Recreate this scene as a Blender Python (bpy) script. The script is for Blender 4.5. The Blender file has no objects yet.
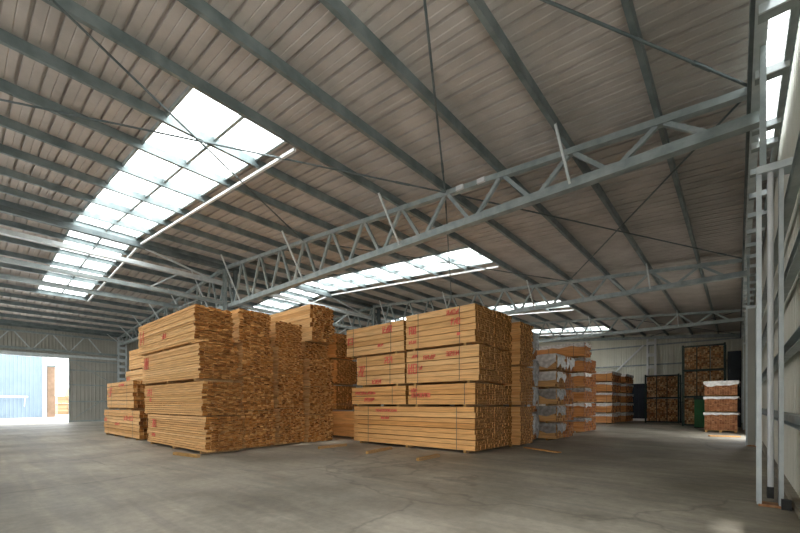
import bpy, math, random
from mathutils import Vector, Matrix

random.seed(7)
scene = bpy.context.scene
col = scene.collection

# ------------------------------------------------------------------ camera
TH = math.atan(338 / 389.0)
CAMZ = 1.45
cam_d = bpy.data.cameras.new('camera')
cam_d.sensor_width = 36.0
cam_d.lens = 36.0 * 389.0 / 800.0
cam_d.shift_y = 137.5 / 800.0
cam_d.clip_start = 0.05
cam_d.clip_end = 600
cam = bpy.data.objects.new('camera', cam_d)
cam.location = (0, 0, CAMZ)
cam.rotation_euler = (math.pi / 2, 0, TH)
col.objects.link(cam)
scene.camera = cam

# ------------------------------------------------------------------ world, light, exposure
w = bpy.data.worlds.new('sky')
scene.world = w
w.use_nodes = True
wn = w.node_tree.nodes
wn['Background'].inputs['Color'].default_value = (0.95, 0.98, 1.0, 1)
wn['Background'].inputs['Strength'].default_value = 5.0

sun_d = bpy.data.lights.new('sun', 'SUN')
sun_d.energy = 8.0
sun_d.angle = math.radians(2)
sun_d.color = (1.0, 0.95, 0.86)
sun = bpy.data.objects.new('sun', sun_d)
sv = Vector((-0.06, -0.60, -0.80))          # direction the sunlight travels
sun.rotation_euler = sv.to_track_quat('-Z', 'Y').to_euler()
sun.location = (30, 60, 60)
col.objects.link(sun)

scene.view_settings.view_transform = 'Standard'
scene.view_settings.look = 'None'
scene.view_settings.gamma = 1
scene.view_settings.use_curve_mapping = False
scene.view_settings.exposure = 0.46

def portal(name, loc, sx, sy, normal):
    d = bpy.data.lights.new(name, 'AREA')
    d.shape = 'RECTANGLE'
    d.size = sx
    d.size_y = sy
    d.cycles.is_portal = True
    o = bpy.data.objects.new(name, d)
    o.location = loc
    o.rotation_euler = Vector(normal).to_track_quat('-Z', 'Y').to_euler()
    col.objects.link(o)
    return o

# ------------------------------------------------------------------ main dimensions
RX = -19.86                    # ridge line
EX = 0.80                      # right roof edge
LX = -40.2                     # left roof edge
WLX = -39.5                    # left wall
WRX = 0.62                     # right wall
Y0, Y1 = -12.05, 41.0          # building ends
SL = 0.075                     # roof slope
PD = 0.22                      # purlin depth
BAY = 10.6
TR = [9.15, 19.75, 30.35]      # truss lines
PUR_R = [-1.16 - 1.7 * k for k in range(12)]            # last one is at the ridge
PUR_L = [RX - 1.7 * k for k in range(1, 12)]

def zp(x):                     # underside of the purlins
    d = x if x <= 0 else 0
    if x >= RX:
        return 7.03 + SL * (-x)
    return 7.03 + SL * (-RX) - SL * (RX - x)

# ------------------------------------------------------------------ materials
def new_mat(name, base, rough=0.6, metal=0.0, spec=None):
    m = bpy.data.materials.new(name)
    m.use_nodes = True
    nt = m.node_tree
    b = nt.nodes['Principled BSDF']
    b.inputs['Base Color'].default_value = (*base, 1)
    b.inputs['Roughness'].default_value = rough
    b.inputs['Metallic'].default_value = metal
    if spec is not None:
        b.inputs['Specular IOR Level'].default_value = spec
    return m, nt, b

def noise_mix(nt, b, c0, c1, scale=(1, 1, 1), nscale=4, detail=4, lo=0.35, hi=0.65, coord='Object', rough=0.55):
    tc = nt.nodes.new('ShaderNodeTexCoord')
    mp = nt.nodes.new('ShaderNodeMapping')
    mp.inputs['Scale'].default_value = scale
    nz = nt.nodes.new('ShaderNodeTexNoise')
    nz.inputs['Scale'].default_value = nscale
    nz.inputs['Detail'].default_value = detail
    nz.inputs['Roughness'].default_value = rough
    rp = nt.nodes.new('ShaderNodeValToRGB')
    rp.color_ramp.elements[0].position = lo
    rp.color_ramp.elements[0].color = (*c0, 1)
    rp.color_ramp.elements[1].position = hi
    rp.color_ramp.elements[1].color = (*c1, 1)
    nt.links.new(tc.outputs[coord], mp.inputs['Vector'])
    nt.links.new(mp.outputs['Vector'], nz.inputs['Vector'])
    nt.links.new(nz.outputs['Fac'], rp.inputs['Fac'])
    if b is not None:
        nt.links.new(rp.outputs['Color'], b.inputs['Base Color'])
    return rp, nz, mp, tc

M = {}

def mk(name, c0, c1=None, rough=0.6, metal=0.0, **kw):
    m, nt, b = new_mat(name, c0, rough, metal)
    if c1 is not None:
        noise_mix(nt, b, c0, c1, **kw)
    M[name] = m
    return m

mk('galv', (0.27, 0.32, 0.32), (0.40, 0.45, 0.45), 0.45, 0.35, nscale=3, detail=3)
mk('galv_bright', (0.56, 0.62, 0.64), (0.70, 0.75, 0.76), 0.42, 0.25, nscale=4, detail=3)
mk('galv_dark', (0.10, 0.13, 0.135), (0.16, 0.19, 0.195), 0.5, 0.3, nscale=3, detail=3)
mk('purlin_steel', (0.15, 0.19, 0.195), (0.25, 0.30, 0.305), 0.42, 0.4, nscale=2, detail=3)
mk('roof_steel', (0.42, 0.385, 0.355), (0.53, 0.485, 0.45), 0.55, 0.12, nscale=1.2, detail=5)
mk('wall_cream', (0.70, 0.69, 0.59), (0.77, 0.76, 0.67), 0.55, 0.0, nscale=0.8, detail=3)
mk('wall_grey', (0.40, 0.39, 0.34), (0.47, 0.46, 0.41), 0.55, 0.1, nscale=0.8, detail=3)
mk('blue_clad', (0.15, 0.205, 0.26), (0.17, 0.225, 0.28), 0.5, 0.0, nscale=0.7, detail=3)
mk('white_paint', (0.75, 0.76, 0.76), (0.82, 0.82, 0.82), 0.4, nscale=3)
mk('pvc', (0.66, 0.67, 0.68), (0.74, 0.74, 0.75), 0.35, nscale=3)
mk('strap', (0.11, 0.09, 0.055), None, 0.5)
mk('navy', (0.012, 0.020, 0.032), (0.02, 0.03, 0.045), 0.45, nscale=3)
mk('rack_green', (0.012, 0.035, 0.030), (0.02, 0.05, 0.042), 0.5, nscale=3)
mk('bin_green', (0.015, 0.13, 0.045), (0.02, 0.17, 0.06), 0.45, nscale=2)
mk('rust', (0.42, 0.18, 0.07), (0.55, 0.32, 0.18), 0.9, nscale=14)
mk('black_rubber', (0.03, 0.03, 0.03), (0.05, 0.05, 0.05), 0.7, nscale=8)
mk('red_paint', (0.66, 0.07, 0.05), (0.74, 0.16, 0.10), 0.7, nscale=30)
mk('asphalt', (0.42, 0.41, 0.39), (0.52, 0.51, 0.48), 0.9, nscale=0.5, detail=8)
mk('brown_post', (0.16, 0.10, 0.06), (0.22, 0.14, 0.09), 0.7, nscale=3)

def island_or_object(nt):
    gi = nt.nodes.new('ShaderNodeNewGeometry')
    oi = nt.nodes.new('ShaderNodeObjectInfo')
    ad = nt.nodes.new('ShaderNodeMath')
    ad.operation = 'ADD'
    fr = nt.nodes.new('ShaderNodeMath')
    fr.operation = 'FRACT'
    nt.links.new(gi.outputs['Random Per Island'], ad.inputs[0])
    nt.links.new(oi.outputs['Random'], ad.inputs[1])
    nt.links.new(ad.outputs[0], fr.inputs[0])
    return fr.outputs[0], gi

def wood(name, side_cols, end_cols, rough=0.72):
    """sawn timber: board-to-board variation, grain along X, darker end grain, with some side shade put into its colour, on faces that look along X"""
    m, nt, b = new_mat(name, side_cols[0], rough)
    rnd, gi = island_or_object(nt)
    def ramp(cols, src):
        r = nt.nodes.new('ShaderNodeValToRGB')
        el = r.color_ramp.elements
        n = len(cols)
        el[0].position = 0
        el[0].color = (*cols[0], 1)
        el[1].position = 1
        el[1].color = (*cols[-1], 1)
        for i in range(1, n - 1):
            e = el.new(i / (n - 1))
            e.color = (*cols[i], 1)
        nt.links.new(src, r.inputs['Fac'])
        return r
    rs = ramp(side_cols, rnd)
    re = ramp(end_cols, rnd)
    # grain in world-sized coordinates
    mp = nt.nodes.new('ShaderNodeMapping')
    mp.inputs['Scale'].default_value = (1.1, 22, 22)
    nz = nt.nodes.new('ShaderNodeTexNoise')
    nz.inputs['Scale'].default_value = 1.6
    nz.inputs['Detail'].default_value = 5
    off = nt.nodes.new('ShaderNodeVectorMath')
    off.operation = 'ADD'
    comb = nt.nodes.new('ShaderNodeCombineXYZ')
    mul = nt.nodes.new('ShaderNodeMath')
    mul.operation = 'MULTIPLY'
    mul.inputs[1].default_value = 37
    nt.links.new(rnd, mul.inputs[0])
    nt.links.new(mul.outputs[0], comb.inputs[0])
    nt.links.new(gi.outputs['Position'], off.inputs[0])
    nt.links.new(comb.outputs[0], off.inputs[1])
    nt.links.new(off.outputs[0], mp.inputs['Vector'])
    nt.links.new(mp.outputs['Vector'], nz.inputs['Vector'])
    mr = nt.nodes.new('ShaderNodeMapRange')
    mr.inputs['From Min'].default_value = 0.3
    mr.inputs['From Max'].default_value = 0.7
    mr.inputs['To Min'].default_value = 0.72
    mr.inputs['To Max'].default_value = 1.16
    nt.links.new(nz.outputs['Fac'], mr.inputs['Value'])
    # end-grain test
    sx = nt.nodes.new('ShaderNodeSeparateXYZ')
    nt.links.new(gi.outputs['True Normal'], sx.inputs[0])
    ab = nt.nodes.new('ShaderNodeMath')
    ab.operation = 'ABSOLUTE'
    nt.links.new(sx.outputs[0], ab.inputs[0])
    gt = nt.nodes.new('ShaderNodeMath')
    gt.operation = 'GREATER_THAN'
    gt.inputs[1].default_value = 0.7
    nt.links.new(ab.outputs[0], gt.inputs[0])
    mx = nt.nodes.new('ShaderNodeMix')
    mx.data_type = 'RGBA'
    nt.links.new(gt.outputs[0], mx.inputs['Factor'])
    nt.links.new(rs.outputs['Color'], mx.inputs['A'])
    nt.links.new(re.outputs['Color'], mx.inputs['B'])
    vm = nt.nodes.new('ShaderNodeVectorMath')
    vm.operation = 'SCALE'
    nt.links.new(mx.outputs['Result'], vm.inputs[0])
    nt.links.new(mr.outputs['Result'], vm.inputs['Scale'])
    nt.links.new(vm.outputs[0], b.inputs['Base Color'])
    b.inputs['Specular IOR Level'].default_value = 0.2
    M[name] = m

PINE = [(0.66, 0.36, 0.14), (0.74, 0.43, 0.18), (0.56, 0.29, 0.10), (0.78, 0.48, 0.22), (0.68, 0.37, 0.145)]
wood('pine', PINE,
     [(0.29, 0.112, 0.022), (0.46, 0.21, 0.058), (0.17, 0.058, 0.011), (0.66, 0.36, 0.13), (0.34, 0.14, 0.032), (0.12, 0.038, 0.008), (0.42, 0.18, 0.043), (0.24, 0.085, 0.016)])
wood('pine_warm', [(0.68, 0.34, 0.115), (0.74, 0.40, 0.15), (0.60, 0.28, 0.085), (0.78, 0.44, 0.175), (0.66, 0.32, 0.105)],
     [(0.24, 0.105, 0.024), (0.29, 0.132, 0.031), (0.20, 0.085, 0.018), (0.33, 0.155, 0.040), (0.26, 0.115, 0.026)])
ENDW = [(0.24, 0.105, 0.024), (0.29, 0.132, 0.031), (0.20, 0.085, 0.018), (0.33, 0.155, 0.040), (0.26, 0.115, 0.026)]
wood('pine_mid', PINE, ENDW)
wood('pine_sun', [(0.42, 0.30, 0.19), (0.48, 0.35, 0.23)], [(0.30, 0.2, 0.11), (0.4, 0.28, 0.16)])
wood('pine_red', [(0.60, 0.26, 0.085), (0.66, 0.31, 0.11), (0.52, 0.21, 0.065), (0.68, 0.34, 0.14)],
     [(0.24, 0.10, 0.045), (0.36, 0.16, 0.07), (0.18, 0.07, 0.03), (0.44, 0.22, 0.10)])
wood('rack_wood', [(0.50, 0.30, 0.15), (0.58, 0.38, 0.2)],
     [(0.44, 0.20, 0.085), (0.80, 0.56, 0.30), (0.18, 0.065, 0.028), (0.66, 0.36, 0.15), (0.85, 0.64, 0.38), (0.26, 0.10, 0.04), (0.58, 0.25, 0.09)])
wood('dunnage', [(0.30, 0.165, 0.05), (0.40, 0.23, 0.075)], [(0.3, 0.18, 0.08), (0.4, 0.25, 0.12)])

# the same woods with end grain on faces looking along Y
for nm in ('rack_wood', 'pine_red'):
    m2 = M[nm].copy()
    m2.name = nm + '_y'
    for n in m2.node_tree.nodes:
        if n.type == 'MATH' and n.operation == 'ABSOLUTE':
            sep = [l.from_node for l in m2.node_tree.links if l.to_node == n][0]
            m2.node_tree.links.new(sep.outputs[1], n.inputs[0])
    M[nm + '_y'] = m2

# translucent roof sheet
def translucent(name, tint, ftrans):
    m = bpy.data.materials.new(name)
    m.use_nodes = True
    nt = m.node_tree
    nt.nodes.remove(nt.nodes['Principled BSDF'])
    out = nt.nodes['Material Output']
    tl = nt.nodes.new('ShaderNodeBsdfTranslucent')
    tl.inputs['Color'].default_value = (*tint, 1)
    tp = nt.nodes.new('ShaderNodeBsdfTransparent')
    tp.inputs['Color'].default_value = (*tint, 1)
    df = nt.nodes.new('ShaderNodeBsdfDiffuse')
    df.inputs['Color'].default_value = (0.8, 0.8, 0.8, 1)
    m1 = nt.nodes.new('ShaderNodeMixShader')
    m1.inputs[0].default_value = 0.12
    m2 = nt.nodes.new('ShaderNodeMixShader')
    m2.inputs[0].default_value = ftrans
    nt.links.new(tl.outputs[0], m1.inputs[1])
    nt.links.new(df.outputs[0], m1.inputs[2])
    nt.links.new(m1.outputs[0], m2.inputs[1])
    nt.links.new(tp.outputs[0], m2.inputs[2])
    nt.links.new(m2.outputs[0], out.inputs['Surface'])
    M[name] = m

translucent('fibreglass', (0.95, 0.97, 0.97), 0.25)

# plastic film
def film(name, c0, alpha):
    m, nt, b = new_mat(name, c0, 0.35)
    tc = nt.nodes.new('ShaderNodeTexCoord')
    nz = nt.nodes.new('ShaderNodeTexNoise')
    nz.inputs['Scale'].default_value = 7
    nz.inputs['Detail'].default_value = 5
    nt.links.new(tc.outputs['Object'], nz.inputs['Vector'])
    mr = nt.nodes.new('ShaderNodeMapRange')
    mr.inputs['From Min'].default_value = 0.35
    mr.inputs['From Max'].default_value = 0.65
    mr.inputs['To Min'].default_value = alpha - 0.2
    mr.inputs['To Max'].default_value = min(1, alpha + 0.15)
    nt.links.new(nz.outputs['Fac'], mr.inputs['Value'])
    nt.links.new(mr.outputs['Result'], b.inputs['Alpha'])
    bp = nt.nodes.new('ShaderNodeBump')
    bp.inputs['Strength'].default_value = 0.6
    bp.inputs['Distance'].default_value = 0.05
    nt.links.new(nz.outputs['Fac'], bp.inputs['Height'])
    nt.links.new(bp.outputs['Normal'], b.inputs['Normal'])
    M[name] = m

film('film_grey', (0.38, 0.39, 0.38), 0.72)
film('film_white', (0.72, 0.70, 0.67), 0.9)

# concrete floor
def concrete():
    m, nt, b = new_mat('concrete', (0.4, 0.38, 0.34), 0.55)
    rp, nz, mp, tc = noise_mix(nt, None, (0.20, 0.178, 0.135), (0.40, 0.36, 0.285), nscale=0.45, detail=9, lo=0.34, hi=0.68, rough=0.62)
    # streaky tyre scuffs
    mp2 = nt.nodes.new('ShaderNodeMapping')
    mp2.inputs['Rotation'].default_value = (0, 0, math.radians(35))
    mp2.inputs['Scale'].default_value = (0.25, 2.4, 1)
    n2 = nt.nodes.new('ShaderNodeTexNoise')
    n2.inputs['Scale'].default_value = 1.1
    n2.inputs['Detail'].default_value = 6
    n2.inputs['Distortion'].default_value = 1.3
    nt.links.new(tc.outputs['Object'], mp2.inputs['Vector'])
    nt.links.new(mp2.outputs['Vector'], n2.inputs['Vector'])
    mr2 = nt.nodes.new('ShaderNodeMapRange')
    mr2.inputs['From Min'].default_value = 0.3
    mr2.inputs['From Max'].default_value = 0.75
    mr2.inputs['To Min'].default_value = 0.70
    mr2.inputs['To Max'].default_value = 1.18
    nt.links.new(n2.outputs['Fac'], mr2.inputs['Value'])
    # fine speckle
    n3 = nt.nodes.new('ShaderNodeTexNoise')
    n3.inputs['Scale'].default_value = 9
    n3.inputs['Detail'].default_value = 8
    n3.inputs['Roughness'].default_value = 0.75
    nt.links.new(tc.outputs['Object'], n3.inputs['Vector'])
    mr3 = nt.nodes.new('ShaderNodeMapRange')
    mr3.inputs['From Min'].default_value = 0.3
    mr3.inputs['From Max'].default_value = 0.7
    mr3.inputs['To Min'].default_value = 0.78
    mr3.inputs['To Max'].default_value = 1.12
    nt.links.new(n3.outputs['Fac'], mr3.inputs['Value'])
    # cracks
    vo = nt.nodes.new('ShaderNodeTexVoronoi')
    vo.feature = 'DISTANCE_TO_EDGE'
    vo.inputs['Scale'].default_value = 0.13
    dn = nt.nodes.new('ShaderNodeTexNoise')
    dn.inputs['Scale'].default_value = 0.9
    dn.inputs['Detail'].default_value = 6
    nt.links.new(tc.outputs['Object'], dn.inputs['Vector'])
    sc_ = nt.nodes.new('ShaderNodeVectorMath')
    sc_.operation = 'SCALE'
    sc_.inputs['Scale'].default_value = 1.5
    nt.links.new(dn.outputs['Color'], sc_.inputs[0])
    ad = nt.nodes.new('ShaderNodeVectorMath')
    ad.operation = 'ADD'
    nt.links.new(tc.outputs['Object'], ad.inputs[0])
    nt.links.new(sc_.outputs[0], ad.inputs[1])
    nt.links.new(ad.outputs[0], vo.inputs['Vector'])
    mr4 = nt.nodes.new('ShaderNodeMapRange')
    mr4.inputs['From Min'].default_value = 0.0
    mr4.inputs['From Max'].default_value = 0.008
    mr4.inputs['To Min'].default_value = 0.68
    mr4.inputs['To Max'].default_value = 1.0
    nt.links.new(vo.outputs['Distance'], mr4.inputs['Value'])
    last = rp.outputs['Color']
    for mr in (mr2, mr3, mr4):
        vm = nt.nodes.new('ShaderNodeVectorMath')
        vm.operation = 'SCALE'
        nt.links.new(last, vm.inputs[0])
        nt.links.new(mr.outputs['Result'], vm.inputs['Scale'])
        last = vm.outputs[0]
    nt.links.new(last, b.inputs['Base Color'])
    mr5 = nt.nodes.new('ShaderNodeMapRange')
    mr5.inputs['To Min'].default_value = 0.42
    mr5.inputs['To Max'].default_value = 0.75
    nt.links.new(n2.outputs['Fac'], mr5.inputs['Value'])
    nt.links.new(mr5.outputs['Result'], b.inputs['Roughness'])
    bp = nt.nodes.new('ShaderNodeBump')
    bp.inputs['Strength'].default_value = 0.18
    bp.inputs['Distance'].default_value = 0.02
    nt.links.new(n3.outputs['Fac'], bp.inputs['Height'])
    nt.links.new(bp.outputs['Normal'], b.inputs['Normal'])
    M['concrete'] = m

concrete()

# ------------------------------------------------------------------ mesh helpers
def world_loc(o):
    v = Vector((0, 0, 0))
    while o is not None:
        v = v + Vector(o.location)
        o = o.parent
    return v

class MB:
    def __init__(self):
        self.v = []
        self.f = []

    def box(self, x0, x1, y0, y1, z0, z1):
        n = len(self.v)
        self.v += [(x0, y0, z0), (x1, y0, z0), (x1, y1, z0), (x0, y1, z0),
                   (x0, y0, z1), (x1, y0, z1), (x1, y1, z1), (x0, y1, z1)]
        self.f += [(n, n + 3, n + 2, n + 1), (n + 4, n + 5, n + 6, n + 7), (n, n + 1, n + 5, n + 4),
                   (n + 1, n + 2, n + 6, n + 5), (n + 2, n + 3, n + 7, n + 6), (n + 3, n, n + 4, n + 7)]
        return self

    def bar(self, p0, p1, wd, ht, up=(0, 0, 1)):
        """box section along p0-p1: wd sideways, ht along up"""
        p0, p1 = Vector(p0), Vector(p1)
        d = (p1 - p0).normalized()
        s = d.cross(Vector(up))
        if s.length < 1e-5:
            s = d.cross(Vector((1, 0, 0)))
        s.normalize()
        u = s.cross(d)
        prof = [(-wd / 2, -ht / 2), (wd / 2, -ht / 2), (wd / 2, ht / 2), (-wd / 2, ht / 2)]
        return self.sweep(prof, p0, p1, s, u)

    def sweep(self, prof, p0, p1, s, u, caps=True):
        n = len(self.v)
        k = len(prof)
        for p in (p0, p1):
            for a, b in prof:
                self.v.append(tuple(Vector(p) + Vector(s) * a + Vector(u) * b))
        for i in range(k):
            j = (i + 1) % k
            self.f.append((n + i, n + j, n + k + j, n + k + i))
        if caps:
            self.f.append(tuple(n + i for i in reversed(range(k))))
            self.f.append(tuple(n + k + i for i in range(k)))
        return self

    def channel(self, p0, p1, depth, flange, t=0.012, up=(0, 0, 1), flip=1, lip=0.0):
        """C-section: web of given depth, flanges to one side"""
        p0, p1 = Vector(p0), Vector(p1)
        d = (p1 - p0).normalized()
        s = d.cross(Vector(up)).normalized() * flip
        u = Vector(up) - d * d.dot(Vector(up))
        u.normalize()
        h = depth / 2
        for prof in ([(0, -h), (t, -h), (t, h), (0, h)],
                     [(t, -h), (flange, -h), (flange, -h + t), (t, -h + t)],
                     [(t, h - t), (flange, h - t), (flange, h), (t, h)]):
            self.sweep(prof, p0, p1, s, u)
        if lip:
            self.sweep([(flange - t, -h + t), (flange, -h + t), (flange, -h + lip), (flange - t, -h + lip)], p0, p1, s, u)
            self.sweep([(flange - t, h - lip), (flange, h - lip), (flange, h - t), (flange - t, h - t)], p0, p1, s, u)
        return self

    def tube(self, p0, p1, r, n=10):
        p0, p1 = Vector(p0), Vector(p1)
        d = (p1 - p0).normalized()
        s = d.cross(Vector((0, 0, 1)))
        if s.length < 1e-4:
            s = Vector((1, 0, 0))
        s.normalize()
        u = s.cross(d)
        prof = [(r * math.cos(2 * math.pi * i / n), r * math.sin(2 * math.pi * i / n)) for i in range(n)]
        return self.sweep(prof, p0, p1, s, u)

    def strip(self, pts_a, pts_b):
        """quads between two polylines"""
        n = len(self.v)
        k = len(pts_a)
        self.v += [tuple(p) for p in pts_a] + [tuple(p) for p in pts_b]
        for i in range(k - 1):
            self.f.append((n + i, n + i + 1, n + k + i + 1, n + k + i))
        return self

    def build(self, name, mat, parent=None, smooth=False):
        me = bpy.data.meshes.new(name)
        o = bpy.data.objects.new(name, me)
        if parent is not None:
            off = world_loc(parent)
            vs = [(a - off.x, b - off.y, c - off.z) for a, b, c in self.v]
        else:                                           # origin at the base of the thing
            xs = [p[0] for p in self.v]
            ys = [p[1] for p in self.v]
            zs = [p[2] for p in self.v]
            off = Vector(((min(xs) + max(xs)) / 2, (min(ys) + max(ys)) / 2, min(zs)))
            vs = [(a - off.x, b - off.y, c - off.z) for a, b, c in self.v]
            o.location = off
        me.from_pydata(vs, [], self.f)
        me.materials.append(M[mat])
        if smooth:
            for p in me.polygons:
                p.use_smooth = True
        me.update()
        col.objects.link(o)
        if parent is not None:
            o.parent = parent
        return o

def tag(o, label, cat=None, group=None, kind=None):
    o['label'] = label
    if cat:
        o['category'] = cat
    if group:
        o['group'] = group
    if kind:
        o['kind'] = kind
    return o

def thing(name, loc, label, cat, group=None, kind=None):
    o = bpy.data.objects.new(name, None)
    o.location = loc
    o.empty_display_size = 0.2
    col.objects.link(o)
    return tag(o, label, cat, group, kind)

# ------------------------------------------------------------------ ground and floor
f = MB().box(LX + 0.5, EX - 0.05, Y0, Y1 + 0.1, -0.3, 0).build('floor', 'concrete')
tag(f, 'worn grey concrete warehouse floor with tyre scuffs and cracks', 'floor', kind='structure')
g = MB().box(-140, LX + 0.5, -70, 110, -0.3, -0.02).build('trim_1', 'asphalt')
tag(g, 'sunlit pale yard paving outside the open left door', 'yard', kind='structure')
g = MB().box(EX - 0.05, 60, -70, 110, -0.3, -0.02).build('trim_2', 'asphalt')
tag(g, 'pale yard paving along the outside of the right wall', 'yard', kind='structure')

# ------------------------------------------------------------------ roof
SP = BAY / 15.0                      # cover width of one roof sheet
SKY0 = 3.15
sky_slots = {}
J0 = int(math.floor((Y0 - SKY0) / SP))
J1 = int(math.ceil((Y1 - SKY0) / SP))
SKX_R, SKX_L = PUR_R[4] - 0.13, PUR_L[5] + 0.13

def sheet_profile(ya, yb, nrib=2, rw=0.05, rh=0.065):
    pts = []
    p = (yb - ya) / nrib
    for i in range(nrib):
        a = ya + i * p
        c_ = a + p * 0.5
        pts += [(a, 0.0), (a + 0.012, 0.014), (a + 0.024, 0.0),
                (c_ - rw / 2 - 0.008, 0.0), (c_ - rw / 2, rh), (c_ + rw / 2, rh), (c_ + rw / 2 + 0.008, 0.0)]
    pts.append((yb, 0.0))
    return pts

def add_sheet(mb, ya, yb, xa, xb, nrib=2):
    pr = sheet_profile(ya, yb, nrib)
    mb.strip([(xa, y, zp(xa) + PD + h) for y, h in pr], [(xb, y, zp(xb) + PD + h) for y, h in pr])

ceiling = thing('ceiling', (RX, 14, 8.5), 'wide gabled roof of ribbed steel sheets on steel purlins', 'roof', kind='structure')
win = {}
for b in range(-1, 4):
    if SKY0 + b * BAY < Y0:
        continue
for b in range(0, 4):
    win[b] = thing('window_%d' % (b + 1), (RX, SKY0 + b * BAY + 1.06, 8.6),
                   ['translucent white roof skylight strip nearest the camera, over the left half',
                    'translucent roof skylight strip just beyond the nearest truss',
                    'translucent roof skylight strip between the second and third trusses',
                    'farthest translucent roof skylight strip near the end wall'][b], 'skylight', kind='structure')

for j in range(J0, J1):
    ya, yb = SKY0 + j * SP, SKY0 + (j + 1) * SP
    if yb > Y1 + 0.05:
        yb = Y1 + 0.05
    q = j % 15
    b = j // 15
    is_sky = q < 3 and 0 <= b <= 3
    segs = [(EX, RX, 'r'), (RX, LX, 'l')]
    for xa, xb, sd in segs:
        if not is_sky:
            mb = MB()
            if sd == 'r' and 3.9 < (ya + yb) / 2 < 11.9:      # clear eave sheets above the ladder girder
                add_sheet(mb, ya, yb, xa, 0.30)
                mb.build('clear_eave_sheet', 'fibreglass', ceiling)
                mb = MB()
                xa = 0.30
            add_sheet(mb, ya, yb, xa, xb)
            mb.build('roof_sheet', 'roof_steel', ceiling)
        else:
            lim = SKX_R if sd == 'r' else SKX_L
            mb = MB()
            if sd == 'r':
                add_sheet(mb, ya, yb, xa, lim)
                mb.build('roof_sheet', 'roof_steel', ceiling)
                mb = MB()
                add_sheet(mb, ya, yb, lim, RX)
            else:
                add_sheet(mb, ya, yb, lim, xb)
                mb.build('roof_sheet', 'roof_steel', ceiling)
                mb = MB()
                add_sheet(mb, ya, yb, RX, lim)
            mb.build('pane', 'fibreglass', win[b])

for b in range(0, 4):
    ya = SKY0 + b * BAY
    yb = ya + 3 * SP
    for xa, xb in ((SKX_R, RX), (RX, SKX_L)):
        def rail(y, wd, ht, mat, nm, dz=-0.03):
            MB().bar((xa, y, zp(xa) + PD + dz), (xb, y, zp(xb) + PD + dz), wd, ht).build(nm, mat, win[b])
        rail(ya, 0.05, 0.10, 'galv', 'edge_rail')
        rail((ya + yb) / 2, 0.07, 0.12, 'galv', 'middle_rail')
        rail(yb, 0.05, 0.08, 'galv', 'edge_rail', -0.04)
        rail(yb + 0.16, 0.07, 0.07, 'white_paint', 'flashing_rail', -PD - 0.04)
    for sgn, xm in ((1, (SKX_R + RX) / 2), (-1, (RX + SKX_L) / 2)):
        ln = abs((SKX_R - RX) if sgn > 0 else (RX - SKX_L))
        pr = portal('daylight_portal', (xm, (ya + yb) / 2, zp(xm) + PD + 0.15), 3 * SP, ln, (0, 0, -1))
        pr.rotation_euler = (0, sgn * math.atan(SL), 0)
        pr.data.size, pr.data.size_y = ln, 3 * SP

# purlins
for k, x in enumerate(PUR_R + PUR_L):
    z = zp(x) + PD / 2
    MB().channel((x, Y0, z), (x, Y1, z), PD, 0.085, 0.008, flip=-1 if x > RX else 1, lip=0.025).build('purlin', 'purlin_steel', ceiling)
# eave struts
MB().channel((0.64, Y0, zp(0) + PD / 2), (0.64, Y1, zp(0) + PD / 2), PD, 0.1, 0.01).build('purlin', 'purlin_steel', ceiling)
MB().channel((WLX + 0.1, Y0, zp(WLX) + PD / 2), (WLX + 0.1, Y1, zp(WLX) + PD / 2), PD, 0.1, 0.01).build('purlin', 'purlin_steel', ceiling)

# roof cross-bracing rods
yl = [TR[0] - BAY] + TR + [Y1]
bx = [0.2, PUR_R[3], PUR_R[7], RX]
def rod(x0, y0, x1, y1, r=0.022):
    p0 = Vector((x0, y0, zp(x0) - 0.06))
    p1 = Vector((x1, y1, zp(x1) - 0.06))
    ro = MB().tube(p0, p1, r, 8).build('brace_rod', 'galv_dark', ceiling)
    mid = p0.lerp(p1, 0.90)
    d = (p1 - p0).normalized()
    MB().tube(mid - d * 0.20, mid + d * 0.20, 0.032, 8).build('turnbuckle', 'galv_dark', ro)
for i in (0, 1, 3):
    for k in ((0, 1) if i < 2 else (0,)):
        rod(bx[k], yl[i], bx[k + 1], yl[i + 1])
        rod(bx[k + 1], yl[i], bx[k], yl[i + 1])

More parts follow.
